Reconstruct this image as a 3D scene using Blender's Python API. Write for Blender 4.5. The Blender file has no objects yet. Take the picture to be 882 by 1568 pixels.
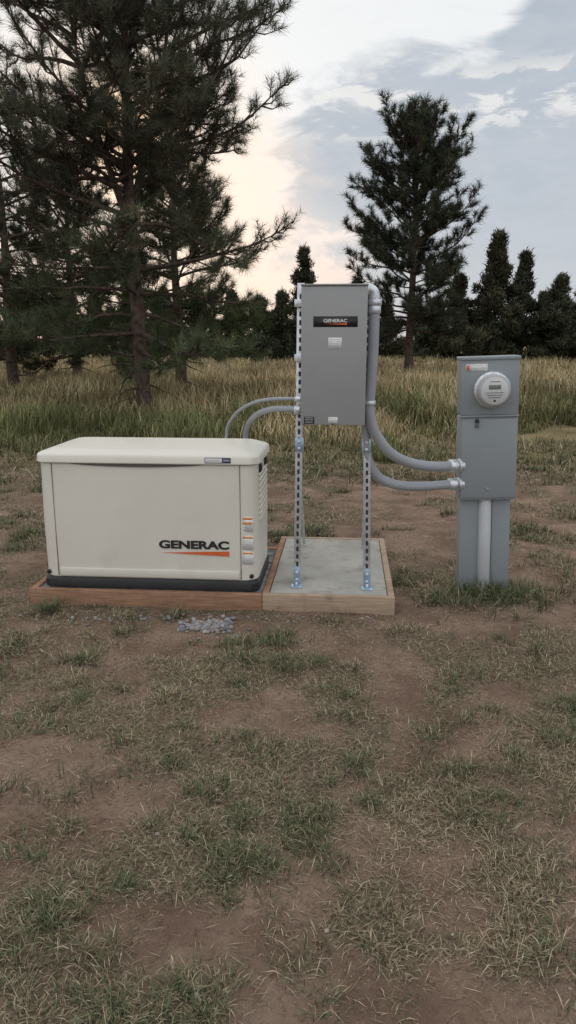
import bpy, math, random
import numpy as np
from mathutils import Vector, Matrix
R=np.random.RandomState(7); random.seed(7)
sc=bpy.context.scene
COL=sc.collection
PITCH=math.radians(13.1); CP,SP=math.cos(PITCH),math.sin(PITCH); F=1132.0; H=1.55
sc.view_settings.view_transform='Standard'; sc.view_settings.look='None'; sc.view_settings.exposure=0
def W(px,py,y):
    v=(py-784)/F; u=(px-441)/F
    fy=CP-v*SP; fz=-SP-v*CP
    t=y/fy
    return (u*t, y, H+fz*t)
# ---------------- camera
cam=bpy.data.cameras.new("camera"); camo=bpy.data.objects.new("camera",cam); COL.objects.link(camo)
camo.location=(0,0,H); camo.rotation_euler=(math.radians(90)-PITCH,0,0)
cam.sensor_fit='VERTICAL'; cam.sensor_height=36; cam.sensor_width=36; cam.lens=26; cam.clip_start=.05; cam.clip_end=3000
sc.camera=camo
# ---------------- node helpers
class NT:
    def __init__(s,nt): s.nt=nt; s.n=nt.nodes; s.l=nt.links
    def put(s,sock,v):
        if isinstance(v,bpy.types.NodeSocket): s.l.new(v,sock)
        elif v is not None:
            if isinstance(v,(tuple,list)) and len(v)==3 and sock.type=='RGBA': v=(*v,1)
            sock.default_value=v
    def m(s,op,a,b=None,c=None,clamp=False):
        n=s.n.new('ShaderNodeMath'); n.operation=op; n.use_clamp=clamp
        s.put(n.inputs[0],a)
        if b is not None: s.put(n.inputs[1],b)
        if c is not None: s.put(n.inputs[2],c)
        return n.outputs[0]
    def ss(s,v,a,b,lo=0.,hi=1.):
        n=s.n.new('ShaderNodeMapRange'); n.interpolation_type='SMOOTHSTEP'
        s.put(n.inputs['Value'],v); n.inputs['From Min'].default_value=a; n.inputs['From Max'].default_value=b
        n.inputs['To Min'].default_value=lo; n.inputs['To Max'].default_value=hi
        return n.outputs[0]
    def mix(s,f,a,b,mode='MIX'):
        n=s.n.new('ShaderNodeMix'); n.data_type='RGBA'; n.blend_type=mode
        s.put(n.inputs[0],f); s.put(n.inputs[6],a); s.put(n.inputs[7],b)
        return n.outputs[2]
    def noise(s,vec,scale,detail=4,rough=.55,dist=0):
        n=s.n.new('ShaderNodeTexNoise'); 
        if vec is not None: s.l.new(vec,n.inputs['Vector'])
        n.inputs['Scale'].default_value=scale; n.inputs['Detail'].default_value=detail; n.inputs['Roughness'].default_value=rough
        n.inputs['Distortion'].default_value=dist
        return n.outputs['Fac']
    def mapping(s,vec,scale=(1,1,1),loc=(0,0,0)):
        n=s.n.new('ShaderNodeMapping'); s.l.new(vec,n.inputs[0]); n.inputs['Scale'].default_value=scale; n.inputs['Location'].default_value=loc
        return n.outputs[0]
def newmat(name):
    m=bpy.data.materials.new(name); m.use_nodes=True; N=NT(m.node_tree)
    return m,N,N.n['Principled BSDF']
def simple(name,col,rough=.5,metal=0,var=.08,scale=6,bump=0,bscale=60,spec=.5,dirt=None):
    m,N,b=newmat(name)
    tc=N.n.new('ShaderNodeTexCoord').outputs['Object']
    f=N.noise(tc,scale,4,.6)
    lo=tuple(c*(1-var) for c in col); hi=tuple(min(1,c*(1+var)) for c in col)
    c=N.mix(N.ss(f,.3,.7),lo,hi)
    if dirt:
        f2=N.noise(tc,dirt[1],6,.7); c=N.mix(N.ss(f2,dirt[2],dirt[2]+.2,0,dirt[3]),c,dirt[0])
    N.put(b.inputs['Base Color'],c)
    b.inputs['Roughness'].default_value=rough; b.inputs['Metallic'].default_value=metal
    b.inputs['Specular IOR Level'].default_value=spec
    if bump:
        bn=N.n.new('ShaderNodeBump'); bn.inputs['Strength'].default_value=bump; bn.inputs['Distance'].default_value=.01
        N.l.new(N.noise(tc,bscale,5,.6),bn.inputs['Height']); N.l.new(bn.outputs[0],b.inputs['Normal'])
    return m
def leafmat(name):
    m=bpy.data.materials.new(name); m.use_nodes=True; N=NT(m.node_tree)
    N.n.remove(N.n['Principled BSDF'])
    a=N.n.new('ShaderNodeAttribute'); a.attribute_name='col'
    t=N.n.new('ShaderNodeBsdfDiffuse'); N.l.new(a.outputs['Color'],t.inputs[0])
    N.l.new(t.outputs[0],N.n['Material Output'].inputs[0])
    return m
# ---------------- mesh helpers
def npmesh(name,V,T,col=None,mat=None,smooth=False,parent=None,attr=None):
    V=np.asarray(V,np.float32); T=np.asarray(T,np.int32); k=T.shape[1]
    me=bpy.data.meshes.new(name); me.vertices.add(len(V)); me.vertices.foreach_set('co',V.ravel())
    me.loops.add(T.size); me.loops.foreach_set('vertex_index',T.ravel())
    me.polygons.add(len(T)); me.polygons.foreach_set('loop_start',np.arange(0,T.size,k,dtype=np.int32))
    me.polygons.foreach_set('loop_total',np.full(len(T),k,np.int32))
    if smooth: me.polygons.foreach_set('use_smooth',np.ones(len(T),bool))
    me.update(calc_edges=True)
    if col is not None:
        ca=me.color_attributes.new('col','FLOAT_COLOR','POINT')
        c=np.ones((len(V),4),np.float32); c[:,:3]=col; ca.data.foreach_set('color',c.ravel())
    if mat: me.materials.append(mat)
    o=bpy.data.objects.new(name,me); COL.objects.link(o)
    if parent: o.parent=parent
    return o
def empty(name,loc=(0,0,0),rot=(0,0,0)):
    e=bpy.data.objects.new(name,None); COL.objects.link(e); e.location=loc; e.rotation_euler=rot; e.empty_display_size=.2; return e
def box(name,par,mat,x0,x1,y0,y1,z0,z1,bev=.003,seg=2):
    V=[(x,y,z) for x in (x0,x1) for y in (y0,y1) for z in (z0,z1)]
    T=[(0,1,3,2),(4,6,7,5),(0,4,5,1),(2,3,7,6),(0,2,6,4),(1,5,7,3)]
    o=npmesh(name,V,T,mat=mat,parent=par)
    if bev:
        b=o.modifiers.new('b','BEVEL'); b.width=bev; b.segments=seg; b.limit_method='ANGLE'
    return o
def sweep(P,rad,sides,V,T):
    P=[Vector(p) for p in P]; n=len(P); off=len(V)
    d0=(P[1]-P[0]).normalized()
    a=d0.orthogonal().normalized()
    for i in range(n):
        d=(P[min(i+1,n-1)]-P[max(i-1,0)]).normalized()
        a=(a-d*a.dot(d)).normalized(); b=d.cross(a)
        r=rad[i] if hasattr(rad,'__len__') else rad
        for k in range(sides):
            t=2*math.pi*k/sides
            V.append(tuple(P[i]+a*(r*math.cos(t))+b*(r*math.sin(t))))
    for i in range(n-1):
        for k in range(sides):
            k2=(k+1)%sides
            T.append((off+i*sides+k,off+i*sides+k2,off+(i+1)*sides+k2,off+(i+1)*sides+k))
def crom(P,n=8):
    P=[Vector(p) for p in P]; Q=[P[0]*2-P[1]]+P+[P[-1]*2-P[-2]]; out=[]
    for i in range(1,len(Q)-2):
        for k in range(n):
            t=k/n; p0,p1,p2,p3=Q[i-1],Q[i],Q[i+1],Q[i+2]
            out.append(.5*((2*p1)+(-p0+p2)*t+(2*p0-5*p1+4*p2-p3)*t*t+(-p0+3*p1-3*p2+p3)*t**3))
    out.append(P[-1]); return out
def tube(name,par,mat,P,r,sides=20,smoothp=True):
    V=[];T=[]; sweep(crom(P) if smoothp else P,r,sides,V,T)
    return npmesh(name,V,T,mat=mat,smooth=True,parent=par)
def cyl(name,par,mat,p0,p1,r,sides=28,bev=.002):
    p0=Vector(p0);p1=Vector(p1); d=(p1-p0).normalized()
    V=[];T=[]; b=min(bev,(p1-p0).length*.4)
    P=[p0,p0,p0+d*b,p1-d*b,p1,p1]; rr=[.0001,r-b,r,r,r-b,.0001]
    a=d.orthogonal().normalized(); c=d.cross(a)
    for p,q in zip(P,rr):
        for k in range(sides):
            t=2*math.pi*k/sides; V.append(tuple(p+a*q*math.cos(t)+c*q*math.sin(t)))
    for i in range(5):
        for k in range(sides):
            k2=(k+1)%sides; T.append((i*sides+k,i*sides+k2,(i+1)*sides+k2,(i+1)*sides+k))
    o=npmesh(name,V,T,mat=mat,parent=par); return o
def rrect(w,d,r,n=7):
    pts=[]
    for cx,cy,a0 in ((w/2-r,d/2-r,0),(-w/2+r,d/2-r,90),(-w/2+r,-d/2+r,180),(w/2-r,-d/2+r,270)):
        for i in range(n+1):
            a=math.radians(a0+90*i/n); pts.append((cx+r*math.cos(a),cy+r*math.sin(a)))
    return pts
def loft(name,par,mat,levels,cx,cy,smooth=True):
    V=[];T=[];n=None
    for z,w,d,r in levels:
        p=rrect(w,d,r); n=len(p)
        V+=[(cx+x,cy+y,z) for x,y in p]
    for i in range(len(levels)-1):
        for k in range(n):
            k2=(k+1)%n; T.append((i*n+k,i*n+k2,(i+1)*n+k2,(i+1)*n+k))
    me=bpy.data.meshes.new(name)
    F_=[list(t) for t in T]+[list(range((len(levels)-1)*n,len(levels)*n))]
    me.from_pydata(V,[],F_); me.materials.append(mat)
    if smooth:
        me.polygons.foreach_set('use_smooth',[True]*len(F_))
        me.set_sharp_from_angle(angle=math.radians(32))
    o=bpy.data.objects.new(name,me); COL.objects.link(o); o.parent=par; return o
def poly(name,par,mat,pts):
    me=bpy.data.meshes.new(name); me.from_pydata(pts,[],[list(range(len(pts)))]); me.materials.append(mat)
    o=bpy.data.objects.new(name,me); COL.objects.link(o); o.parent=par; return o
def text(name,par,mat,body,x0,x1,z0,z1,y,bold=.0):
    cu=bpy.data.curves.new(name,'FONT'); cu.body=body; cu.size=1; cu.offset=bold; cu.extrude=.02
    t=bpy.data.objects.new(name,cu); COL.objects.link(t); bpy.context.view_layer.update()
    dg=bpy.context.evaluated_depsgraph_get(); me=bpy.data.meshes.new_from_object(t.evaluated_get(dg))
    bpy.data.objects.remove(t)
    n=len(me.vertices); co=np.zeros(n*3,np.float32); me.vertices.foreach_get('co',co); co=co.reshape(-1,3)
    mn=co.min(0);mx=co.max(0); q=np.zeros_like(co)
    q[:,0]=x0+(co[:,0]-mn[0])/(mx[0]-mn[0])*(x1-x0); q[:,2]=z0+(co[:,1]-mn[1])/(mx[1]-mn[1])*(z1-z0)
    q[:,1]=y-(co[:,2]-mn[2])/(mx[2]-mn[2])*.0006
    me.vertices.foreach_set('co',q.ravel()); me.materials.clear(); me.materials.append(mat); me.update()
    o=bpy.data.objects.new(name,me); COL.objects.link(o); o.parent=par; return o
# ---------------- noise in numpy
TAB=R.rand(256,256)
def vn(x,y):
    xi=np.floor(x).astype(int); yi=np.floor(y).astype(int); fx=x-xi; fy=y-yi
    fx=fx*fx*(3-2*fx); fy=fy*fy*(3-2*fy)
    g=lambda a,b:TAB[a%256,b%256]
    return (g(xi,yi)*(1-fx)+g(xi+1,yi)*fx)*(1-fy)+(g(xi,yi+1)*(1-fx)+g(xi+1,yi+1)*fx)*fy
def fbm(x,y,o=4):
    s=0;a=.5;t=0
    for i in range(o):
        s=s+a*vn(x+17.3*i,y+9.1*i); t+=a; a*=.5; x=x*2.03;y=y*2.03
    return s/t
def sst(v,a,b):
    t=np.clip((v-a)/(b-a),0,1); return t*t*(3-2*t)
def gh(x,y):
    x=np.asarray(x,float); y=np.asarray(y,float)
    near=1-sst(np.hypot(x,y),15,40)
    flat=sst(np.maximum(np.abs(x-.0)-1.9,np.abs(y-4.8)-.85),-.1,.5)
    return (fbm(x*.9+3,y*.9,4)-.5)*.09*near*(.15+.85*flat)+(fbm(x*6,y*6,3)-.5)*.024*near-.012*(1-flat)
def patch(x,y):
    f=fbm(x*4.2+40,y*3.6+11,5)*.66+.34*fbm(x*.9+7,y*.9+21,2)
    far=sst(y,5.5,9)
    pile=np.exp(-((x+.48)/.28)**2-((y-3.88)/.14)**2)
    front=np.exp(-((y-3.85)/.22)**2)*(np.abs(x)<1.2)*.05
    return sst(f+.07*far-.3*pile-front,.40,.60)
# ---------------- world
w=bpy.data.worlds.new("World"); sc.world=w; w.use_nodes=True; N=NT(w.node_tree)
bg=N.n['Background']
SAZ=-11.0; SEL=13.5
sky=N.n.new('ShaderNodeTexSky'); sky.sky_type='NISHITA'; sky.sun_disc=False; sky.sun_elevation=math.radians(SEL); sky.sun_rotation=math.radians(SAZ)
tc=N.n.new('ShaderNodeTexCoord').outputs['Generated']
sx=N.n.new('ShaderNodeSeparateXYZ'); N.l.new(tc,sx.inputs[0]); X,Y,Z=sx.outputs
az=N.m('MULTIPLY',N.m('ARCTAN2',X,Y),57.2958); el=N.m('MULTIPLY',N.m('ARCSINE',Z),57.2958)
st=N.mapping(tc,(1,1,2.6),(.3,.1,.2))
n1=N.m('SUBTRACT',N.noise(st,6.5,7,.6,.5),.5)
n2=N.m('SUBTRACT',N.noise(N.mapping(tc,(1,1,3.0),(3,1,5)),16,6,.62,.5),.5)
n3=N.noise(N.mapping(tc,(1,1,2.5),(7,3,2)),2.6,4,.55,.2)
edge=N.m('ADD',N.m('ADD',az,N.m('MULTIPLY',n1,26)),N.m('ADD',N.m('MULTIPLY',N.m('ABSOLUTE',N.m('SUBTRACT',el,12.8)),-.62),N.m('ADD',N.m('MULTIPLY',n2,9),1.8)))
ml=N.ss(edge,-1.4,3.2)
top=N.m('ADD',N.m('SUBTRACT',el,N.ss(az,12,19,0,5)),N.m('MULTIPLY',n1,9))
mt=N.ss(top,16.6,18.6,1,0)
mask=N.m('MULTIPLY',ml,mt)
grey=N.mix(N.ss(el,2,10),(.62,.60,.64),(.44,.505,.585))
grey=N.mix(N.ss(n3,.38,.62),grey,(.51,.555,.62))
grey=N.mix(N.ss(n2,-.12,.12,.0,.30),grey,(.60,.635,.69))
bright=N.mix(N.ss(el,4,11),(.90,.76,.71),(.90,.92,.93))
bright=N.mix(N.ss(n1,-.02,-.18,0,.3),bright,(.70,.73,.77))
c=N.mix(mask,bright,grey)
brk=N.m('MULTIPLY',N.ss(n2,.0,.10),N.m('MULTIPLY',N.ss(el,12.8,15.),N.ss(el,18.5,16.5)))
c=N.mix(N.m('MULTIPLY',brk,.75),c,(.90,.90,.87))
dx=N.m('SUBTRACT',az,SAZ); dy=N.m('SUBTRACT',el,SEL)
dd=N.m('SQRT',N.m('ADD',N.m('MULTIPLY',dx,dx),N.m('MULTIPLY',dy,dy)))
c=N.mix(N.ss(dd,13,1,0,.85),c,(1.08,.84,.66))
c=N.mix(N.ss(dd,5.5,.5,0,.9),c,(1.9,1.3,.82))
dx2=N.m('ADD',az,3.5); dy2=N.m('SUBTRACT',el,8.5)
d2=N.m('SQRT',N.m('ADD',N.m('MULTIPLY',dx2,dx2),N.m('MULTIPLY',dy2,dy2)))
c=N.mix(N.ss(N.m('ADD',d2,N.m('MULTIPLY',n1,14)),9,1,0,.7),c,(1.05,.82,.69))
c=N.mix(N.ss(el,24,50),c,N.mix(N.ss(n3,.3,.7),(1.0,1.05,1.12),(1.28,1.29,1.31)))
c=N.mix(N.ss(Y,.2,-.5),c,N.mix(N.ss(n3,.3,.7),(.92,.95,1.02),(1.18,1.17,1.18)))
skyl=N.mix(1.0,sky.outputs[0],(.10,.10,.10),'MULTIPLY')
c=N.mix(.94,skyl,c)
N.l.new(c,bg.inputs[0]); bg.inputs[1].default_value=1.0
sl=bpy.data.lights.new("sun","SUN"); sl.energy=.8; sl.angle=math.radians(14); sl.color=(1,.82,.64)
so=bpy.data.objects.new("sun",sl); COL.objects.link(so)
d=Vector((math.sin(math.radians(SAZ))*math.cos(math.radians(SEL)),math.cos(math.radians(SAZ))*math.cos(math.radians(SEL)),math.sin(math.radians(SEL))))
so.rotation_euler=d.to_track_quat('Z','Y').to_euler(); so.location=d*50
# ---------------- ground
gx=np.concatenate([-np.geomspace(900,4.05,50),np.linspace(-4,4,260),np.geomspace(4.05,900,50)])
gy=np.concatenate([-np.geomspace(900,.3,25),np.linspace(0,9,300),np.geomspace(9.06,1500,90)])
GX,GY=np.meshgrid(gx,gy); nx,ny=len(gx),len(gy)
GZ=gh(GX,GY)
V=np.stack([GX,GY,GZ],-1).reshape(-1,3)
i=np.arange(nx-1);j=np.arange(ny-1); I,J=np.meshgrid(i,j); a=(J*nx+I).ravel()
T=np.stack([a,a+1,a+1+nx,a+nx],-1)
P=patch(GX,GY).ravel()
gm,N,b=newmat("soil_and_turf")
tc=N.n.new('ShaderNodeTexCoord').outputs['Object']
at=N.n.new('ShaderNodeAttribute'); at.attribute_name='col'
sp=N.n.new('ShaderNodeSeparateColor'); N.l.new(at.outputs['Color'],sp.inputs[0])
pm=N.m('ADD',sp.outputs[0],N.m('MULTIPLY',N.m('SUBTRACT',N.noise(tc,18,6,.75),.5),1.6))
dirt=N.mix(N.ss(N.noise(tc,2.6,7,.65),.35,.65),(.195,.128,.090),(.33,.232,.170))
dirt=N.mix(N.ss(N.noise(tc,45,5,.7),.45,.7,0,.6),dirt,(.125,.082,.058))
dirt=N.mix(N.ss(N.noise(tc,120,3,.7),.6,.72,0,.6),dirt,(.44,.36,.27))
turf=N.mix(N.ss(N.noise(tc,60,5,.7),.35,.65),(.10,.075,.05),(.27,.21,.14))
turf=N.mix(N.ss(N.noise(tc,6,5,.6),.5,.7,0,.35),turf,(.08,.08,.045))
c=N.mix(N.ss(pm,.3,1.),dirt,turf)
c=N.mix(N.ss(sp.outputs[1],.2,.8,0,.85),c,N.mix(N.ss(N.noise(tc,1.2,6,.6),.35,.65),(.13,.11,.05),(.28,.22,.11)))
N.put(b.inputs['Base Color'],c); b.inputs['Roughness'].default_value=.95; b.inputs['Specular IOR Level'].default_value=.1
bn=N.n.new('ShaderNodeBump'); bn.inputs['Strength'].default_value=1.; bn.inputs['Distance'].default_value=.03
N.l.new(N.m('ADD',N.noise(tc,22,8,.72),N.m('MULTIPLY',N.noise(tc,100,3,.6),.4)),bn.inputs['Height']); N.l.new(bn.outputs[0],b.inputs['Normal'])
farm=sst(GY,7.5,11).ravel()
npmesh("ground",V,T,col=np.stack([P,farm,farm*0],-1),mat=gm,smooth=True)
# ---------------- grass blades
def blades(name,x,y,L,wd,az,lean,curl,col,mat,z0=None,colvar=.22):
    n=len(x); z=gh(x,y) if z0 is None else z0
    d=np.stack([np.cos(az),np.sin(az)],-1); s=np.stack([-np.sin(az),np.cos(az)],-1)
    def pt(t,lf,side,wf):
        hor=L*t*np.sin(lf); ver=L*t*np.cos(lf)
        p=np.zeros((n,3)); p[:,0]=x+d[:,0]*hor+s[:,0]*side*wd*wf; p[:,1]=y+d[:,1]*hor+s[:,1]*side*wd*wf; p[:,2]=z+ver-.002
        return p
    l1=lean; l2=lean+curl
    A=pt(0,l1,-1,.5);B=pt(0,l1,1,.5);C=pt(.55,l1,-1,.45);D=pt(.55,l1,1,.45)
    E=pt(.55,l1,0,0); h2=L*.45
    E[:,0]+=d[:,0]*h2*np.sin(l2); E[:,1]+=d[:,1]*h2*np.sin(l2); E[:,2]+=h2*np.cos(l2)
    E[:,2]=np.maximum(E[:,2],z+.003)
    V=np.stack([A,B,C,D,E],1).reshape(-1,3); o=np.arange(n)[:,None]*5
    T=np.concatenate([o+[0,1,2],o+[1,3,2],o+[2,3,4]],1).reshape(-1,3)
    c=np.clip(col*(1+R.uniform(-colvar,colvar,(n,1))),0,1)
    cc=np.stack([c*.45,c*.45,c,c,c*1.2],1).reshape(-1,3)  # tuft shading put into the vertex colour: blade bases darkened, tips lighter
    return npmesh(name,V,T,col=cc,mat=mat)
gmat=leafmat("grass_blade")
GREEN=np.array([[.098,.128,.062],[.135,.160,.085],[.078,.10,.05],[.165,.175,.10]]); STRAW=np.array([[.38,.31,.205],[.29,.225,.145],[.46,.385,.27],[.21,.16,.105]])
def inpad(x,y):
    dx=x-.621; dy=y-4.07; c,s=math.cos(math.radians(4.5)),math.sin(math.radians(4.5))
    lx=c*dx-s*dy; ly=s*dx+c*dy
    return (lx>-2.24)&(lx<.02)&(ly>-.02)&(ly<1.36)
xs=[];ys=[];Ls=[];wds=[];azs=[];les=[];cus=[];cols=[]
def add_clumps(cx,cy,nb,rad,Lm,wd,green,up=0.):
    k=len(cx); x=np.repeat(cx,nb)+R.normal(0,1,k*nb)*np.repeat(rad,nb); y=np.repeat(cy,nb)+R.normal(0,1,k*nb)*np.repeat(rad,nb)
    ax=np.arctan2(y-np.repeat(cy,nb),x-np.repeat(cx,nb))+R.normal(0,.8,k*nb)
    ok=~inpad(x,y)
    L=np.repeat(Lm,nb)*R.uniform(.45,1.3,k*nb)
    g=R.rand(k*nb)<np.repeat(green,nb)
    c=np.where(g[:,None],GREEN[R.randint(0,4,k*nb)],STRAW[R.randint(0,4,k*nb)])
    lean=np.where(g,R.uniform(.15,1.15,k*nb),R.uniform(.6,1.45,k*nb)); curl=R.uniform(.1,.9,k*nb)
    for a,v in ((xs,x),(ys,y),(Ls,L),(wds,np.full(k*nb,wd)*R.uniform(.7,1.3,k*nb)),(azs,ax),(les,lean),(cus,curl),(cols,c)): a.append(v[ok])
def gfun(x,y): return sst(fbm(x*2.0+90,y*2.0+5,4),.43,.60)
def region(n,x1,y0,y1,nb,rad,Lm,wd,macro):
    y=y0+(y1-y0)*R.rand(n); x=R.uniform(-x1,x1,n)*(.5+.5*y/y1)
    p=patch(x,y); ok=R.rand(n)<(p*.72+.06); x=x[ok];y=y[ok];p=p[ok]; gp=gfun(x,y)
    add_clumps(x,y,nb,R.uniform(.5,1.5,len(x))*rad,Lm*(.35+.4*p)*R.uniform(.6,1.2,len(x)),wd,np.clip(gp*.34+.04,0,1))
    n2=macro; y=y0+(y1-y0)*R.rand(n2); x=R.uniform(-x1,x1,n2)*(.5+.5*y/y1)
    p=patch(x,y); gp=gfun(x,y); ok=R.rand(n2)<(p*.6+.12)*(.25+.75*gp); x=x[ok];y=y[ok];gp=gp[ok]; k=len(x)
    q=6; sz=R.uniform(.4,1.35,k)
    X_=np.repeat(x,q)+R.normal(0,.035,k*q)*np.repeat(sz,q)*rad/.03; Y_=np.repeat(y,q)+R.normal(0,.028,k*q)*np.repeat(sz,q)*rad/.03
    add_clumps(X_,Y_,nb,np.full(k*q,rad*.5),np.repeat(sz,q)*Lm*1.1,wd*1.1,np.repeat(np.clip(.2+gp*.45+.25*R.rand(k),0,1),q))
region(5200,2.2,1.0,3.4,19,.03,.054,.0021,450)
region(5000,3.6,3.2,6.0,15,.036,.058,.0028,620)
region(6500,6.5,5.6,11.,11,.05,.080,.0055,900)
n=120000; y=1.0+R.rand(n)**1.5*6.5; x=R.uniform(-1,1,n)*(1.2+y*.55); ok=(R.rand(n)<patch(x,y)*.65+.18)&~inpad(x,y); x=x[ok];y=y[ok];n=len(x)
for a,v in ((xs,x),(ys,y),(Ls,R.uniform(.02,.07,n)),(wds,.0013+.0004*y),(azs,R.uniform(0,6.28,n)),(les,R.uniform(1.2,1.53,n)),(cus,R.uniform(-.05,.12,n)),(cols,STRAW[R.randint(0,4,n)]*R.uniform(.55,1.05,(n,1)))): a.append(v)
def lush(cx,cy,sx_,sy_,k,L,g=.85,nb=20,wd=.0035):
    x=R.normal(cx,sx_,k);y=R.normal(cy,sy_,k); add_clumps(x,y,nb,np.full(k,.025),np.full(k,L),wd,np.full(k,g))
lush(1.33,4.38,.22,.10,50,.13,.85); lush(1.15,4.30,.10,.08,16,.12); lush(1.2,4.2,.3,.12,35,.085,.55)
lush(-1.40,4.12,.05,.03,9,.10); lush(-.62,4.03,.04,.03,5,.09); lush(.95,4.75,.15,.1,20,.1,.4); lush(1.9,4.8,.2,.2,26,.1,.5)
for cx,cy in ((.35,2.35),(.62,2.2),(-.75,2.35),(1.0,2.15),(-.1,1.95),(1.15,2.65),(-.95,2.7),(.75,1.55),(-.5,3.0),(.3,3.1),(1.3,3.3),(.9,1.9),(.1,1.5),(-.6,1.55),(.5,2.65),(.75,2.8),(.25,1.75),(1.25,1.75),(-.2,1.35),(.55,2.45),(.95,2.4),(-.55,2.5),(-.85,2.1)):
    lush(cx,cy,.09,.055,9,.055,.68,17,.0024)
x=R.uniform(-5,5,500);y=R.uniform(8,11.5,500); add_clumps(x,y,18,np.full(500,.08),R.uniform(.1,.28,500),.007,R.uniform(.15,.6,500))
cat=np.concatenate
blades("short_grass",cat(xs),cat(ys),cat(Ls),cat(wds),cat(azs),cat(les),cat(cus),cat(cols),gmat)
# tall meadow grass
n=185000
u=R.rand(n); y=9.4+50*u**1.7; x=R.uniform(-1,1,n)*(4+y*.55)
edge=10.5+3.6*(fbm(x*.6,x*0+3,3)-.5)*2+np.where(x>1.5,.9,0)
ok=(y>edge)|(R.rand(n)<.05); x=x[ok];y=y[ok];n=len(x)
cl=fbm(x*.9,y*.8,4)
L=(.10+.80*cl)*R.uniform(.45,1.25,n)*np.clip(.4+(y-edge[ok])*.25,.35,1)
GOLD=np.array([[.39,.305,.165],[.46,.375,.225],[.31,.24,.125],[.50,.42,.28]]); OL=np.array([[.135,.145,.065],[.18,.185,.085]])
gr=R.rand(n)<np.clip(1.0-(y-11)*.06,.15,.9)*sst(fbm(x*.6+5,y*.4,3),.25,.55)*1.1
c=np.where(gr[:,None],OL[R.randint(0,2,n)],GOLD[R.randint(0,4,n)])*(.2+1.5*fbm(x*.6+9,y*.5,4))[:,None]
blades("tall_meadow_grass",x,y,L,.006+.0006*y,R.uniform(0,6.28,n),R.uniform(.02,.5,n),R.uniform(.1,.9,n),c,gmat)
# ---------------- trees
bark=simple("pine_bark",(.085,.062,.05),.95,var=.4,scale=9,bump=1,bscale=25,spec=.1)
needle=leafmat("pine_needles")
def needles(P,D,S,n,ln,wd,name,par,clv):
    k=len(P); P=np.repeat(P,n,0); D=np.repeat(D,n,0); S=np.repeat(S,n); m=k*n
    r=R.normal(0,1,(m,3)); r/=np.linalg.norm(r,axis=1)[:,None]
    d=D*.7+r*.85; d[:,2]+=.15; d/=np.linalg.norm(d,axis=1)[:,None]
    p0=P-D*(R.uniform(-.1,1.2,m)*ln*S*.8)[:,None]
    L=ln*S*R.uniform(.7,1.15,m); p1=p0+d*L[:,None]
    q=R.normal(0,1,(m,3)); s=np.cross(d,q); s/=np.linalg.norm(s,axis=1)[:,None]; s*=wd/2
    V=np.stack([p0-s,p0+s,p1],1).reshape(-1,3); T=np.arange(m*3).reshape(-1,3)
    c=np.repeat(clv,n,0)*R.uniform(.7,1.3,(m,1)); c=np.repeat(c,3,0)
    npmesh(name,V,T,col=c,mat=needle,parent=par)
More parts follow.
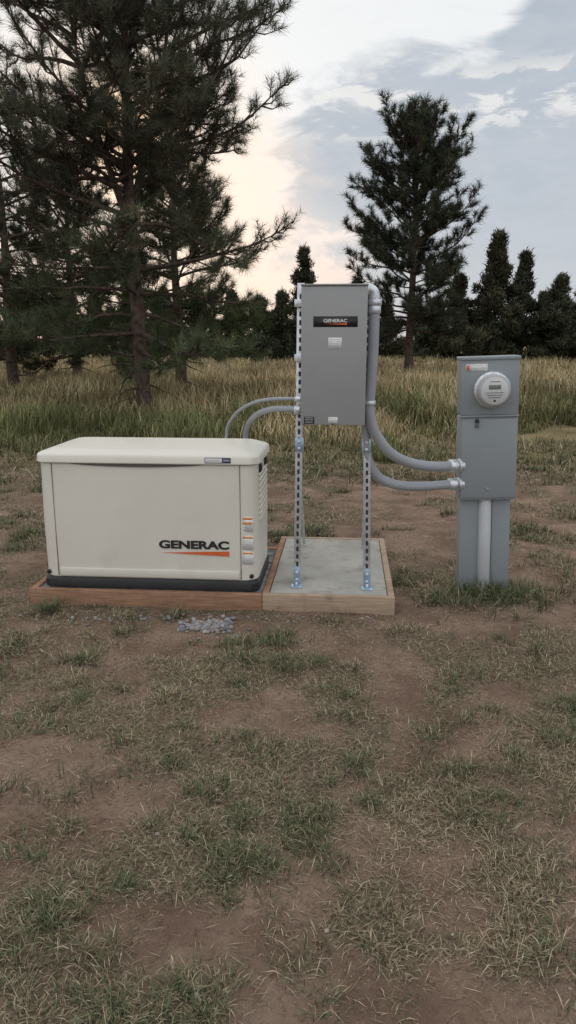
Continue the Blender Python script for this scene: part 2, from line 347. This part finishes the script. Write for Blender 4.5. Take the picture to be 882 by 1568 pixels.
def pine(name,loc,Ht,cb,rad,nw,tr,seed,nn,ln,wd,lean=(0,0),tint=(.052,.070,.036),subd=1.,fork=None,nb=(4,6),skip=.12,e_lo=-4,e_hi=48,up=.10,lowgreen=0,rv=(.55,1.2)):
    rnd=random.Random(seed); par=empty(name,loc); V=[];T=[]; tp=[];td=[];ts=[];tcv=[]
    def trunkp(z,k=0):
        f=z/Ht; return Vector((lean[0]*f+.12*math.sin(f*5+seed)*f, lean[1]*f+.1*math.cos(f*4+seed)*f, z))
    zz=[Ht*i/16 for i in range(17)]
    sweep([trunkp(z)-Vector((0,0,.15 if z==0 else 0)) for z in zz],[tr*(1.35 if i==0 else 1)*(1-i/16.6)**.85+.008 for i in range(17)],10,V,T)
    def tuft(p,dv,s,shade):
        tp.append(tuple(p));td.append(tuple(dv));ts.append(s*rnd.uniform(.75,1.25))
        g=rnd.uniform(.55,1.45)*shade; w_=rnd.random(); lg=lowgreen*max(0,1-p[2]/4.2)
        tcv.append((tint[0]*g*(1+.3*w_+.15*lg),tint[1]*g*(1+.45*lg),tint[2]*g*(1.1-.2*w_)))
    def branch(p,azm,e0,L,r0,tf):
        if L<.15: return
        ns=7; pts=[p]; d=Vector((math.cos(azm)*math.cos(e0),math.sin(azm)*math.cos(e0),math.sin(e0)))
        sag=rnd.uniform(-.10,.03); cur=d.copy(); dirs=[cur.copy()]
        for k in range(ns):
            f=k/ns
            cur=cur+Vector((rnd.uniform(-.2,.2),rnd.uniform(-.2,.2),(sag if f<.45 else up*1.3)+rnd.uniform(-.1,.1))); cur.normalize()
            pts.append(pts[-1]+cur*L/ns); dirs.append(cur.copy())
        sweep(pts,[max(.006,r0*(1-.85*k/ns)) for k in range(ns+1)],5,V,T)
        nsub=max(4,int(L*5.5*subd))
        start=.22 if L>1 else .1
        for m in range(nsub):
            s=start+(1-start)*(m+rnd.random()*1.2)/nsub; s=min(s,.999)
            k=int(s*ns); q=pts[k].lerp(pts[k+1],s*ns-k); dv=dirs[k]
            ph=rnd.uniform(0,6.283); a1=dv.orthogonal().normalized(); a2=dv.cross(a1)
            rad_=a1*math.cos(ph)+a2*math.sin(ph); rad_.z=rad_.z*.7+.28
            sd=(dv*rnd.uniform(.5,1.0)+rad_*rnd.uniform(.6,1.1)).normalized()
            sl_=min(.95,(.20+.28*L*(1-s)*rnd.uniform(.5,1.2)))*rnd.uniform(.6,1.25)
            e=q+sd*sl_; mid=q.lerp(e,.5)+Vector((0,0,-.04)); e=e+Vector((0,0,.12*sl_))
            sweep([q,mid,e],[r0*.3+.003,r0*.2+.003,.004],4,V,T)
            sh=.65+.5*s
            nt=1+int(sl_*7)
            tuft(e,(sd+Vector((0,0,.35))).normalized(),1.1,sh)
            for t_ in range(nt):
                pp=q.lerp(e,rnd.uniform(.35,.95))
                dd_=(sd+Vector((rnd.uniform(-1,1),rnd.uniform(-1,1),rnd.uniform(-.3,1)))*.9).normalized()
                o=pp+dd_*rnd.uniform(.06,.22)
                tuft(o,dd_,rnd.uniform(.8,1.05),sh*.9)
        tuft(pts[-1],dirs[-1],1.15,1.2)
    def crown(tpf,z0,z1,zref,nw_):
        for i in range(nw_):
            f=(i+rnd.random()*.8)/nw_; z=z0+(z1-z0)*f; F_=(z-cb)/(zref-cb)
            k=rnd.randint(*nb); a0=rnd.uniform(0,6.28)
            for j in range(k):
                if rnd.random()<skip: continue
                zj=z+rnd.uniform(-.12,.12)
                R_=rad(min(1,max(0,F_)))
                a=a0+6.283*j/k+rnd.uniform(-.5,.5)
                e0=math.radians(e_lo+(e_hi-e_lo)*max(0,F_)**1.1+rnd.uniform(-12,14))
                L=R_*rnd.uniform(*rv)/max(.6,math.cos(e0))
                branch(tpf(zj),a,e0,L,.012+.012*L,F_)
        tuft(tpf(z1)+Vector((0,0,.15)),Vector((0,0,1)),1.2,1)
    crown(trunkp,cb,Ht*.985,Ht,nw)
    for fk in (fork or []):
        z0,dx_,dy_,h_=fk; b0=trunkp(z0)
        fp=lambda z,b0=b0,z0=z0,dx_=dx_,dy_=dy_,h_=h_: b0+Vector((dx_*math.sin(min(1,(z-z0)/h_)*1.57),dy_*math.sin(min(1,(z-z0)/h_)*1.57),z-z0))
        sweep([fp(z0+h_*q/8) for q in range(9)],[tr*.5*(1-q/9) for q in range(9)],7,V,T)
        crown(fp,z0+.6,z0+h_,Ht,int(nw*h_/(Ht-cb)*.7))
    for i in range(6):
        z=cb*rnd.uniform(.35,.95); a=rnd.uniform(0,6.28); L=rnd.uniform(.6,1.4); p=trunkp(z); pts=[p]
        cd=Vector((math.cos(a),math.sin(a),-.1))
        for q in range(5): cd=(cd+Vector((rnd.uniform(-.3,.3),rnd.uniform(-.3,.3),rnd.uniform(-.25,.15)))).normalized(); pts.append(pts[-1]+cd*L/5)
        sweep(pts,[.03,.024,.018,.012,.008,.004],5,V,T)
    npmesh("trunk_and_limbs",V,T,mat=bark,smooth=True,parent=par)
    needles(np.array(tp),np.array(td),np.array(ts),nn,ln,wd,"needles",par,np.array(tcv))
    return par
def prof(pts):
    a=[p[0] for p in pts]; b=[p[1] for p in pts]
    return lambda f: float(np.interp(f,a,b))
pine("pine_tree",(W(222,640,15.1)[0],15.1,0),9.4,1.25,prof([(0,2.4),(.1,3.1),(.33,3.25),(.44,2.6),(.6,2.2),(.8,1.9),(.92,1.2),(1,.4)]),23,.15,3,30,.21,.0078,lean=(-.15,0),fork=[(3.9,.9,.2,4.6),(3.6,-.9,-.3,4.4)],nb=(4,5),tint=(.088,.105,.072),e_hi=52,subd=1.12,lowgreen=.8)
pine("pine_tree",(W(625,575,33)[0],33,0),10.0,1.9,prof([(0,2.6),(.1,3.1),(.3,3.2),(.5,2.8),(.7,2.2),(.88,1.3),(1,.4)]),25,.2,12,22,.30,.020,subd=.9,tint=(.058,.076,.050),nb=(4,6),e_lo=2,e_hi=60,up=.12,rv=(.6,1.12))
pine("pine_tree",(W(22,600,22)[0],22,0),8.2,1.5,prof([(0,2.2),(.25,2.8),(.6,2.2),(1,.4)]),17,.17,5,26,.25,.012,tint=(.065,.08,.05),lowgreen=.5,e_hi=45)
pine("pine_tree",(W(278,608,20.5)[0],20.5,0),6.0,1.1,prof([(0,2.9),(.25,3.1),(.6,2.0),(1,.4)]),15,.16,8,26,.25,.012,tint=(.075,.098,.055),lowgreen=.8)
pine("pine_tree",(W(120,590,28)[0],28,0),8.,1.0,prof([(0,2.8),(.3,3.4),(.6,2.4),(1,.4)]),14,.17,21,22,.30,.018,subd=.8,tint=(.05,.065,.038))
# distant junipers
def junipers(name,L):
    V=[];T=[];tp=[];tcv=[]; rnd=random.Random(9)
    for (px,ty,hw,dist) in L:
        x0,_,zt=W(px,ty,dist); hw_=hw/F*dist
        sweep([(x0,dist,-.1),(x0,dist,zt*.5),(x0,dist,zt*.8)],[.2,.1,.02],6,V,T)
        tg=rnd.uniform(.8,1.6); ol=rnd.random(); ex=rnd.uniform(.75,1.25)
        # boughs: lumps sticking out at irregular heights round a broad cone
        nb_=int(26+zt*hw_*3.2)
        for q in range(nb_):
            f=rnd.random()**.9; a=rnd.uniform(0,6.28)
            pr=min(1,(f/.10+.35))*(1-f)**ex
            rr=hw_*pr*rnd.uniform(.25,1.15); cx_=x0+rr*math.cos(a); cy_=dist+rr*math.sin(a); cz=.3+zt*f*.97
            s=rnd.uniform(.22,.5)*(1.15-.55*f); sg=rnd.uniform(.6,1.45)
            for i in range(int(30+150*s*s)):
                v=Vector((rnd.gauss(0,1),rnd.gauss(0,1),rnd.gauss(0,.75))); v=v.normalized()*s*rnd.random()**.4
                tp.append((cx_+v.x,cy_+v.y,cz+v.z+.25*rr*.3))
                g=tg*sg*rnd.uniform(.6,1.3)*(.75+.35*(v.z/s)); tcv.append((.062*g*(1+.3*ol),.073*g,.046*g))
        for i in range(int(60*zt)):  # leader spine
            f=rnd.random(); s=.12+.35*hw_*(1-f)
            tp.append((x0+rnd.gauss(0,s*.5),dist+rnd.gauss(0,s*.5),zt*f)); g=tg*rnd.uniform(.5,1.1); tcv.append((.055*g,.068*g,.042*g))
    par=empty(name); npmesh("trunks",V,T,mat=bark,parent=par)
    P=np.array(tp); m=5; k=len(P); C=np.repeat(np.array(tcv),m,0)
    P=np.repeat(P,m,0)+R.normal(0,.10,(k*m,3)); d=R.normal(0,1,(k*m,3)); d[:,2]=np.abs(d[:,2])+.3; d/=np.linalg.norm(d,axis=1)[:,None]
    s=np.cross(d,R.normal(0,1,(k*m,3))); s/=np.linalg.norm(s,axis=1)[:,None]
    Lh=R.uniform(.14,.38,k*m)[:,None]
    VV=np.stack([P-s*.04,P+s*.04,P+d*Lh],1).reshape(-1,3)
    print('jun',k*m)
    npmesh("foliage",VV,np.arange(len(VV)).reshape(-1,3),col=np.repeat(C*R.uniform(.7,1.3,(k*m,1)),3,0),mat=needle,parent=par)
L=[(465,388,32,46),(432,455,30,50),(502,450,34,52),(400,470,36,48),(355,455,40,56),(545,440,30,56),(592,475,34,55),(668,468,42,52),(703,432,52,48),(742,455,42,55),(764,364,60,46),(806,394,50,50),(834,455,36,55),(860,430,46,48),(895,440,40,50),(930,405,52,48),(985,420,52,52),(1040,410,52,50),
   (305,455,46,52),(250,450,46,56),(200,445,48,50),(145,455,46,54),(90,440,50,52),(30,430,52,50),(-35,410,54,50),(-100,400,54,52),(640,480,38,58),(780,475,46,60),(850,478,46,62),(480,482,38,60),(425,487,36,60)]
junipers("distant_trees",L)
# ================= equipment =================
YAW=-math.radians(4.5); O=(.621,4.07,0)
conc=simple("concrete",(.37,.36,.32),.9,var=.14,scale=4,bump=.5,bscale=90,spec=.2,dirt=((.22,.18,.14),5,.5,.6))
def wood(name,a,b_):
    m,N,b=newmat(name); tc=N.n.new('ShaderNodeTexCoord').outputs['Object']
    st=N.mapping(tc,(3,30,60)); c=N.mix(N.ss(N.noise(st,1.6,6,.65,.6),.3,.7),a,b_)
    c=N.mix(N.ss(N.noise(tc,7,6,.7),.5,.75,0,.55),c,(.13,.085,.065))
    N.put(b.inputs['Base Color'],c); b.inputs['Roughness'].default_value=.85; b.inputs['Specular IOR Level'].default_value=.2
    bn=N.n.new('ShaderNodeBump'); bn.inputs['Strength'].default_value=.4; bn.inputs['Distance'].default_value=.003
    N.l.new(N.noise(st,3,5,.6),bn.inputs['Height']); N.l.new(bn.outputs[0],b.inputs['Normal']); return m
woodA=wood("treated_lumber_brown",(.22,.12,.075),(.36,.215,.135)); woodB=wood("treated_lumber_tan",(.31,.225,.155),(.44,.34,.245))
pad=empty("concrete_pad",O,(0,0,YAW))
box("slab",pad,conc,-.735,-.042,.042,1.285,-.05,.088,.004)
box("front_board_right",pad,woodB,-.775,0,0,.038,-.06,.091,.003)
box("front_board_left",pad,woodA,-2.19,-.778,-.002,.036,-.06,.089,.003)
box("side_board",pad,woodB,-.038,0,.040,1.29,-.06,.090,.003)
box("middle_board",pad,woodA,-.778,-.740,.040,1.29,-.04,.089,.003)
box("left_board",pad,woodA,-2.19,-2.152,.038,1.0,-.06,.088,.003)
box("back_board",pad,woodB,-.778,0,1.293,1.33,-.04,.090,.003)
box("back_board_left",pad,woodA,-2.19,-.781,1.002,1.04,-.05,.087,.003)
grav=simple("gravel_stone",(.20,.195,.19),.9,var=.5,scale=16,bump=.6,bscale=60,spec=.2)
box("gravel_fill",pad,grav,-2.150,-.782,.039,1.0,-.05,.078,.0)
# ---- generator
gen=empty("standby_generator",O,(0,0,YAW))
cream=simple("cream_powder_coat",(.66,.635,.555),.42,var=.025,scale=3,bump=.03,bscale=300,dirt=((.50,.46,.38),2.2,.55,.35))
black=simple("black_plastic",(.012,.012,.013),.5,var=.2); seam=simple("seam_shadow_gap",(.10,.095,.085),.8)
GW,GD=1.32,.64; cx,cy=-1.46,.05+GD/2
loft("base_plinth",gen,black,[(.090,GW+.0,GD+.0,.06),(.135,GW+.0,GD+.0,.06),(.145,GW-.01,GD-.01,.06),(.156,GW-.03,GD-.03,.05)],cx,cy)
loft("enclosure",gen,cream,[(.150,GW-.03,GD-.03,.075),(.156,GW-.018,GD-.018,.08),(.50,GW-.012,GD-.012,.08),(.846,GW-.02,GD-.02,.08)],cx,cy)
loft("lid_gap",gen,seam,[(.840,GW-.05,GD-.05,.07),(.852,GW-.05,GD-.05,.07)],cx,cy)
loft("lid",gen,cream,[(.850,GW-.02,GD-.02,.085),(.851,GW+.012,GD+.012,.09),(.856,GW+.02,GD+.02,.09),(.890,GW+.014,GD+.014,.09),(.900,GW+.002,GD+.002,.09),(.907,GW-.024,GD-.024,.085),(.924,GW-.13,GD-.09,.08),(.929,GW-.16,GD-.13,.07),(.934,GW-.30,GD-.26,.06),(.937,GW-.5,GD-.42,.04)],cx,cy)
yf=.05
pts=[]
for i in range(25):
    t=i/24; pts.append((-1.93+t*.83,yf+.0015,.8505))
for i in range(25):
    t=1-i/24; pts.append((-1.93+t*.83,yf+.0015,.8505-.020*(math.sin(math.pi*t))**.7))
poly("lid_handle_recess",gen,seam,pts)
box("front_seam_left",gen,seam,-2.022,-2.019,yf+.0045,yf+.01,.160,.846,0)
box("front_seam_right",gen,seam,-.908,-.905,yf+.0045,yf+.01,.160,.846,0)
box("lower_crease",gen,cream,-2.01,-.915,yf+.001,yf+.012,.160,.210,.004)
txt=simple("logo_black",(.015,.015,.015),.5); org=simple("logo_orange",(.62,.12,.03),.5); orl=simple("label_orange",(.72,.27,.07),.5); white=simple("label_white",(.72,.72,.70),.5,var=.03); lab=simple("label_print",(.38,.39,.42),.6,var=.5,scale=160)
text("logo_text",gen,txt,"GENERAC",-1.395,-.975,.343,.395,yf+.0035,.045)
poly("logo_swoosh",gen,org,[(-1.385,yf+.0028,.318),(-.975,yf+.0028,.333),(-.975,yf+.0028,.302)])
def label(par,x0,x1,z0,z1,y,hd=None,lines=5,name="warning_label"):
    box(name,par,white,x0,x1,y-.0008,y+.001,z0,z1,0)
    w_=x1-x0;h_=z1-z0; zt=z1-.06*h_
    if hd:
        box(name+"_header",par,hd,x0+.05*w_,x1-.05*w_,y-.0014,y,z1-.20*h_,z1-.05*h_,0); zt=z1-.26*h_
    for k in range(lines):
        zz=zt-(k+.5)*(zt-z0)/lines; box(name+"_line",par,lab,x0+.1*w_,x1-(.1+.2*random.random())*w_,y-.0012,y,zz-.10*(zt-z0)/lines,zz+.10*(zt-z0)/lines,0)
ly=yf+.0035
label(gen,-.898,-.832,.455,.545,ly+.004,orl,4); label(gen,-.898,-.832,.345,.43,ly+.004,orl,5); label(gen,-.898,-.832,.255,.333,ly+.004,orl,5)
box("warning_label_header",gen,orl,-.894,-.836,ly+.0024,ly+.004,.500,.512,0)
nav=simple("badge_navy",(.03,.04,.10),.4)
box("lid_badge_frame",gen,nav,-1.105,-.955,.0375,.045,.861,.893,.002); box("lid_badge",gen,white,-1.101,-1.005,.0365,.042,.865,.889,.001)
text("badge_text",gen,lab,"guardian",-1.095,-1.012,.870,.884,.036)
text("badge_text_b",gen,white,"SERIES",-.998,-.962,.873,.882,.037)
for bx in (-2.085,-.845):
    cyl("base_bolt",gen,black,(bx,yf+.03,.178),(bx,yf-.001+(.012),.178),.013)
xr=cx+GW/2-.006
for k in range(9):
    box("side_louver",gen,cream,xr-.004,xr+.010,.15,.52,.50+k*.034,.516+k*.034,.004)
box("side_latch",gen,black,xr-.002,xr+.012,.17,.24,.79,.835,.006); box("side_latch",gen,black,xr-.002,xr+.012,.45,.51,.79,.835,.006)
# ---- transfer switch on strut stand
galv=simple("galvanized_steel",(.62,.65,.68),.42,.7,var=.18,scale=30,bump=.05)
zinc=simple("zinc_blue_bracket",(.36,.48,.60),.38,.7,var=.15,scale=30)
dark=simple("slot_dark",(.03,.032,.035),.8)
gray=simple("gray_enamel",(.285,.292,.292),.48,var=.03,scale=3,bump=.04,bscale=250,dirt=((.24,.24,.23),3,.55,.4))
gray2=simple("gray_enamel_meter",(.235,.265,.278),.48,var=.03,scale=3,bump=.04,bscale=250,dirt=((.20,.215,.22),3,.55,.4))
grayd=simple("gray_enamel_seam",(.11,.115,.12),.6)
st=empty("transfer_switch_stand",O,(0,0,YAW))
def strut(name,x0,x1,y,z0,z1,w_=.041,dp=.038):
    e=empty(name,(x0,y,z0)); e.parent=st; L=math.hypot(z1-z0,x1-x0); e.rotation_euler=(0,math.atan2(x1-x0,z1-z0),0)
    h=w_/2
    box("web",e,galv,-h,h,-.001,.002,0,L,.001); box("flange_l",e,galv,-h,-h+.003,.003,dp,0,L,.001); box("flange_r",e,galv,h-.003,h,.003,dp,0,L,.001)
    z=.035
    Vs=[];Fs=[]
    while z<L-.03:
        o=len(Vs)
        for q in range(16):
            a=2*math.pi*q/16; Vs.append((.0075*math.cos(a),-.0018,z+.0075*math.sin(a)+(.0075 if math.sin(a)>0 else -.0075)))
        Fs.append(list(range(o,o+16))); z+=.0475
    me=bpy.data.meshes.new("slots"); me.from_pydata(Vs,[],Fs); me.materials.append(dark); s=bpy.data.objects.new("slots",me); COL.objects.link(s); s.parent=e
    Vs2=[(( -h-.0008),.018+ (v[0]),v[2]) for v in Vs]; me=bpy.data.meshes.new("side_slots"); me.from_pydata(Vs2,[],Fs); me.materials.append(dark); s=bpy.data.objects.new("side_slots",me); COL.objects.link(s); s.parent=e
strut("front_leg_left",-.584,-.566,.205,.09,1.86); strut("front_leg_right",-.158,-.196,.195,.09,1.80)
strut("rear_leg_left",-.63,-.63,1.08,.09,.60,.03); strut("rear_leg_right",-.13,-.13,1.08,.09,.30,.03)
for a,bx in (("rear_brace_left",-.59),("rear_brace_right",-.165)):
    V=[];T=[]; sweep([(bx,1.08,.11),(bx,.26,1.02)],.014,4,V,T); npmesh(a,V,T,mat=galv,parent=st)
for zc in (1.15,1.45,1.75):
    box("cross_strut",st,galv,-.60,-.16,.165,.203,zc-.02,zc+.02,.002)
for bx,byy in ((-.584,.205),(-.158,.195)):
    box("foot_plate",st,zinc,bx-.034,bx+.034,byy-.075,byy-.003,.089,.0955,.001)
    box("foot_angle",st,zinc,bx-.022,bx+.022,byy-.008,byy-.0022,.096,.20,.001)
    for q in (-.045,): cyl("anchor_bolt",st,galv,(bx,byy+q,.095),(bx,byy+q,.118),.009,6)
    for q in (.125,.17): cyl("bracket_bolt",st,galv,(bx,byy-.008,q),(bx,byy-.020,q),.010,6)
    sgn=.012 if bx<-.3 else -.022
    box("splice_bracket",st,zinc,bx+sgn-.026,bx+sgn+.026,byy-.010,byy-.0022,.91,.99,.001)
    for q in (.93,.97): cyl("bracket_bolt",st,galv,(bx+sgn,byy-.010,q),(bx+sgn,byy-.022,q),.010,6)
px0,px1,pz0,pz1=-.553,-.197,1.088,1.842
box("switch_enclosure",st,gray,px0+.003,px1-.003,.035,.163,pz0+.004,pz1-.006,.004)
box("switch_door",st,gray,px0,px1,.020,.034,pz0,pz1-.012,.004)
box("rain_lip",st,gray,px0-.003,px1+.003,.014,.163,pz1-.009,pz1,.002)
yd=.0195
box("name_plate",st,txt,-.487,-.248,yd-.001,yd+.002,1.618,1.674,0)
text("name_plate_text",st,white,"GENERAC",-.432,-.305,1.642,1.660,yd-.0015,.02); poly("name_plate_stripe",st,org,[(-.43,yd-.0018,1.634),(-.305,yd-.0018,1.637),(-.305,yd-.0018,1.629)])
label(st,-.405,-.332,1.503,1.562,yd,None,5,"info_label"); label(st,-.400,-.348,1.098,1.132,yd,None,3,"info_label")
box("spec_label",st,txt,-.535,-.478,yd-.001,yd+.002,1.094,1.134,0)
for k in range(4): box("spec_label_line",st,lab,-.530,-.485,yd-.0014,yd+.001,1.099+k*.009,1.102+k*.009,0)
cyl("door_latch",st,grayd,((px0+px1)/2,yd+.01,pz0+.006),((px0+px1)/2,yd-.006,pz0+.006),.007)
# ---- meter pedestal
mp=empty("electric_meter_pedestal",(1.248,4.50,0),(0,-math.radians(2),YAW))
pvc=simple("pvc_gray",(.30,.32,.345),.45,var=.06,scale=5,spec=.4); pvcl=simple("pvc_riser",(.46,.48,.49),.5,var=.05)
box("post_left",mp,gray2,-.155,-.035,.0,.11,-.1,.60,.003); box("post_right",mp,gray2,.043,.155,.0,.11,-.1,.60,.003); box("post_back",mp,grayd,-.034,.042,.05,.108,-.1,.60,.0)
cyl("riser_pipe",mp,pvcl,(.0,.005,-.1),(.0,.005,.601),.040)
box("lower_enclosure",mp,gray2,-.166,.172,-.052,.115,.592,1.10,.004)
box("lower_cover",mp,gray2,-.161,.169,-.060,-.053,.606,1.090,.003)
box("upper_enclosure",mp,gray2,-.168,.172,-.055,.115,1.113,1.445,.004)
box("top_cap",mp,gray2,-.173,.177,-.064,.118,1.437,1.457,.004)
box("mid_lip",mp,gray2,-.171,.175,-.066,-.02,1.101,1.112,.002)
mx,mz=.012,1.262
mbody=simple("meter_plastic",(.36,.37,.37),.35,var=.03); mface=simple("meter_face_white",(.55,.56,.56),.35,var=.02)
cyl("meter_ring",mp,galv,(mx,-.055,mz),(mx,-.082,mz),.108,48,.006)
cyl("meter_body",mp,mbody,(mx,-.082,mz),(mx,-.150,mz),.094,48,.012)
cyl("meter_face",mp,mface,(mx,-.150,mz),(mx,-.1515,mz),.080,48,.0003)
box("meter_lcd",mp,simple("lcd_gray_green",(.16,.18,.15),.2),mx-.035,mx+.035,-.1535,-.151,mz+.008,mz+.034,.001)
for zz,ww in ((.052,.03),(-.012,.05),(-.026,.045),(-.040,.035)): box("meter_print",mp,txt,mx-ww,mx+ww,-.1525,-.1515,mz+zz-.0015,mz+zz+.0015,0)
cyl("meter_button",mp,txt,(mx,-.151,mz-.058),(mx,-.1525,mz-.058),.007)
label(mp,-.142,-.015,1.372,1.415,-.056,None,3); box("label_red",mp,org,-.138,-.122,-.0585,-.056,1.380,1.407,0)
cyl("padlock_hasp",mp,dark,(-.072,-.060,1.080),(-.072,-.078,1.080),.012); box("seal_tag",mp,grayd,-.082,-.062,-.074,-.066,1.04,1.075,.002)
cyl("knockout",mp,gray2,(0,-.060,.66),(0,-.0635,.66),.012)
# ---- conduits
cd=empty("electrical_conduit")
def hub(par,p0,p1,r,n=2):
    p0=Vector(p0);p1=Vector(p1); d=(p1-p0)
    cyl("coupling",par,galv,p0,p0+d*.55,r*1.3,20,.003); cyl("locknut",par,galv,p0+d*.62,p0+d*.80,r*1.5,8,.003); cyl("coupling_end",par,galv,p0+d*.80,p1,r*1.15,20,.002)
C1=[(.470,4.21,1.79),(.474,4.21,1.70),(.474,4.215,1.50),(.468,4.22,1.32),(.462,4.225,1.19),(.475,4.23,1.09),(.520,4.25,1.0),(.60,4.28,.905),(.71,4.33,.845),(.82,4.38,.815),(.93,4.43,.802),(1.01,4.47,.80)]
tube("large_conduit_upper",cd,pvc,C1,.030)
C2=[(.452,4.285,1.24),(.452,4.285,1.10),(.455,4.29,.98),(.462,4.30,.90),(.485,4.31,.83),(.54,4.33,.755),(.63,4.35,.71),(.74,4.38,.69),(.87,4.42,.685),(1.01,4.47,.685)]
tube("large_conduit_lower",cd,pvc,C2,.028)
hub(cd,(.985,4.462,.80),(1.075,4.48,.80),.030); hub(cd,(.985,4.462,.685),(1.078,4.48,.685),.028)
tube("elbow_fitting",cd,galv,[(.40,4.19,1.815),(.44,4.20,1.818),(.466,4.207,1.80),(.472,4.21,1.755)],.033)
cyl("elbow_nut",cd,galv,(.474,4.21,1.765),(.474,4.21,1.735),.042,10); cyl("elbow_coupling",cd,galv,(.474,4.21,1.733),(.474,4.21,1.69),.036,20)
cyl("strap_band",cd,galv,(.463,4.224,1.215),(.463,4.224,1.190),.034,20)
cyl("side_fitting",cd,galv,(.40,4.25,1.235),(.45,4.26,1.235),.026,16)
tube("small_conduit",cd,pvc,[(.09,4.24,1.222),(.0,4.30,1.22),(-.10,4.45,1.205),(-.20,4.62,1.175),(-.31,4.80,1.11),(-.385,4.92,1.02),(-.415,4.97,.93),(-.42,4.98,.75),(-.40,4.95,.5)],.0105,12)
tube("medium_conduit",cd,pvc,[(.09,4.25,1.162),(.0,4.32,1.160),(-.09,4.46,1.145),(-.17,4.62,1.11),(-.235,4.78,1.05),(-.275,4.92,.97),(-.29,4.97,.86),(-.29,4.97,.5)],.018,14)
for zz,r in ((1.222,.016),(1.162,.024)): cyl("side_connector",cd,galv,(.045,4.262,zz),(.078,4.24,zz),r,12)
# ---- gravel
def rocks(name,x,y,s,zoff=.3,cols=None):
    t=(1+5**.5)/2
    ico=np.array([(-1,t,0),(1,t,0),(-1,-t,0),(1,-t,0),(0,-1,t),(0,1,t),(0,-1,-t),(0,1,-t),(t,0,-1),(t,0,1),(-t,0,-1),(-t,0,1)])/1.9
    fc=np.array([(0,11,5),(0,5,1),(0,1,7),(0,7,10),(0,10,11),(1,5,9),(5,11,4),(11,10,2),(10,7,6),(7,1,8),(3,9,4),(3,4,2),(3,2,6),(3,6,8),(3,8,9),(4,9,5),(2,4,11),(6,2,10),(8,6,7),(9,8,1)])
    n=len(x); V=np.repeat(ico[None],n,0)*(1+R.normal(0,.16,(n,12,1)))*R.uniform(.6,1.15,(n,1,3))
    a=R.uniform(0,6.28,n); c,s_=np.cos(a)[:,None],np.sin(a)[:,None]
    vx=V[:,:,0]*c-V[:,:,1]*s_; vy=V[:,:,0]*s_+V[:,:,1]*c
    V=np.stack([vx*s[:,None]+x[:,None],vy*s[:,None]+y[:,None],V[:,:,2]*s[:,None]*.7+(gh(x,y)+s*zoff)[:,None]],-1).reshape(-1,3)
    T=(fc[None]+np.arange(n)[:,None,None]*12).reshape(-1,3)
    m,N,b=newmat(name+"_stone"); at=N.n.new('ShaderNodeAttribute'); at.attribute_name='col'; N.l.new(at.outputs['Color'],b.inputs['Base Color']); b.inputs['Roughness'].default_value=.9
    base=np.array(cols)[R.randint(0,4,n)]*R.uniform(.7,1.2,(n,1))
    npmesh(name,V,T,col=np.repeat(base,12,0),mat=m)
n1_=200
x=cat([R.normal(-.46,.085,n1_),R.normal(-.8,.32,50),R.uniform(-1.4,.6,60)]); y=cat([R.normal(3.86,.065,n1_),R.normal(3.98,.05,50),R.normal(4.0,.06,60)])
s=cat([R.uniform(.008,.023,n1_),R.uniform(.006,.017,50),R.uniform(.004,.012,60)])
ok=~inpad(x,y-.01)&~inpad(x,y+.03); rocks("gravel",x[ok],y[ok],s[ok],.35,[[.27,.27,.28],[.18,.185,.195],[.34,.33,.32],[.26,.22,.19]])
n=900; y=1.2+R.rand(n)*6; x=R.uniform(-1,1,n)*(1+.5*y); ok=~inpad(x,y); rocks("pebbles",x[ok],y[ok],R.uniform(.002,.008,n)[ok]*1.1,.2,[[.30,.25,.22],[.22,.17,.14],[.40,.34,.29],[.26,.17,.12]])
print("done")
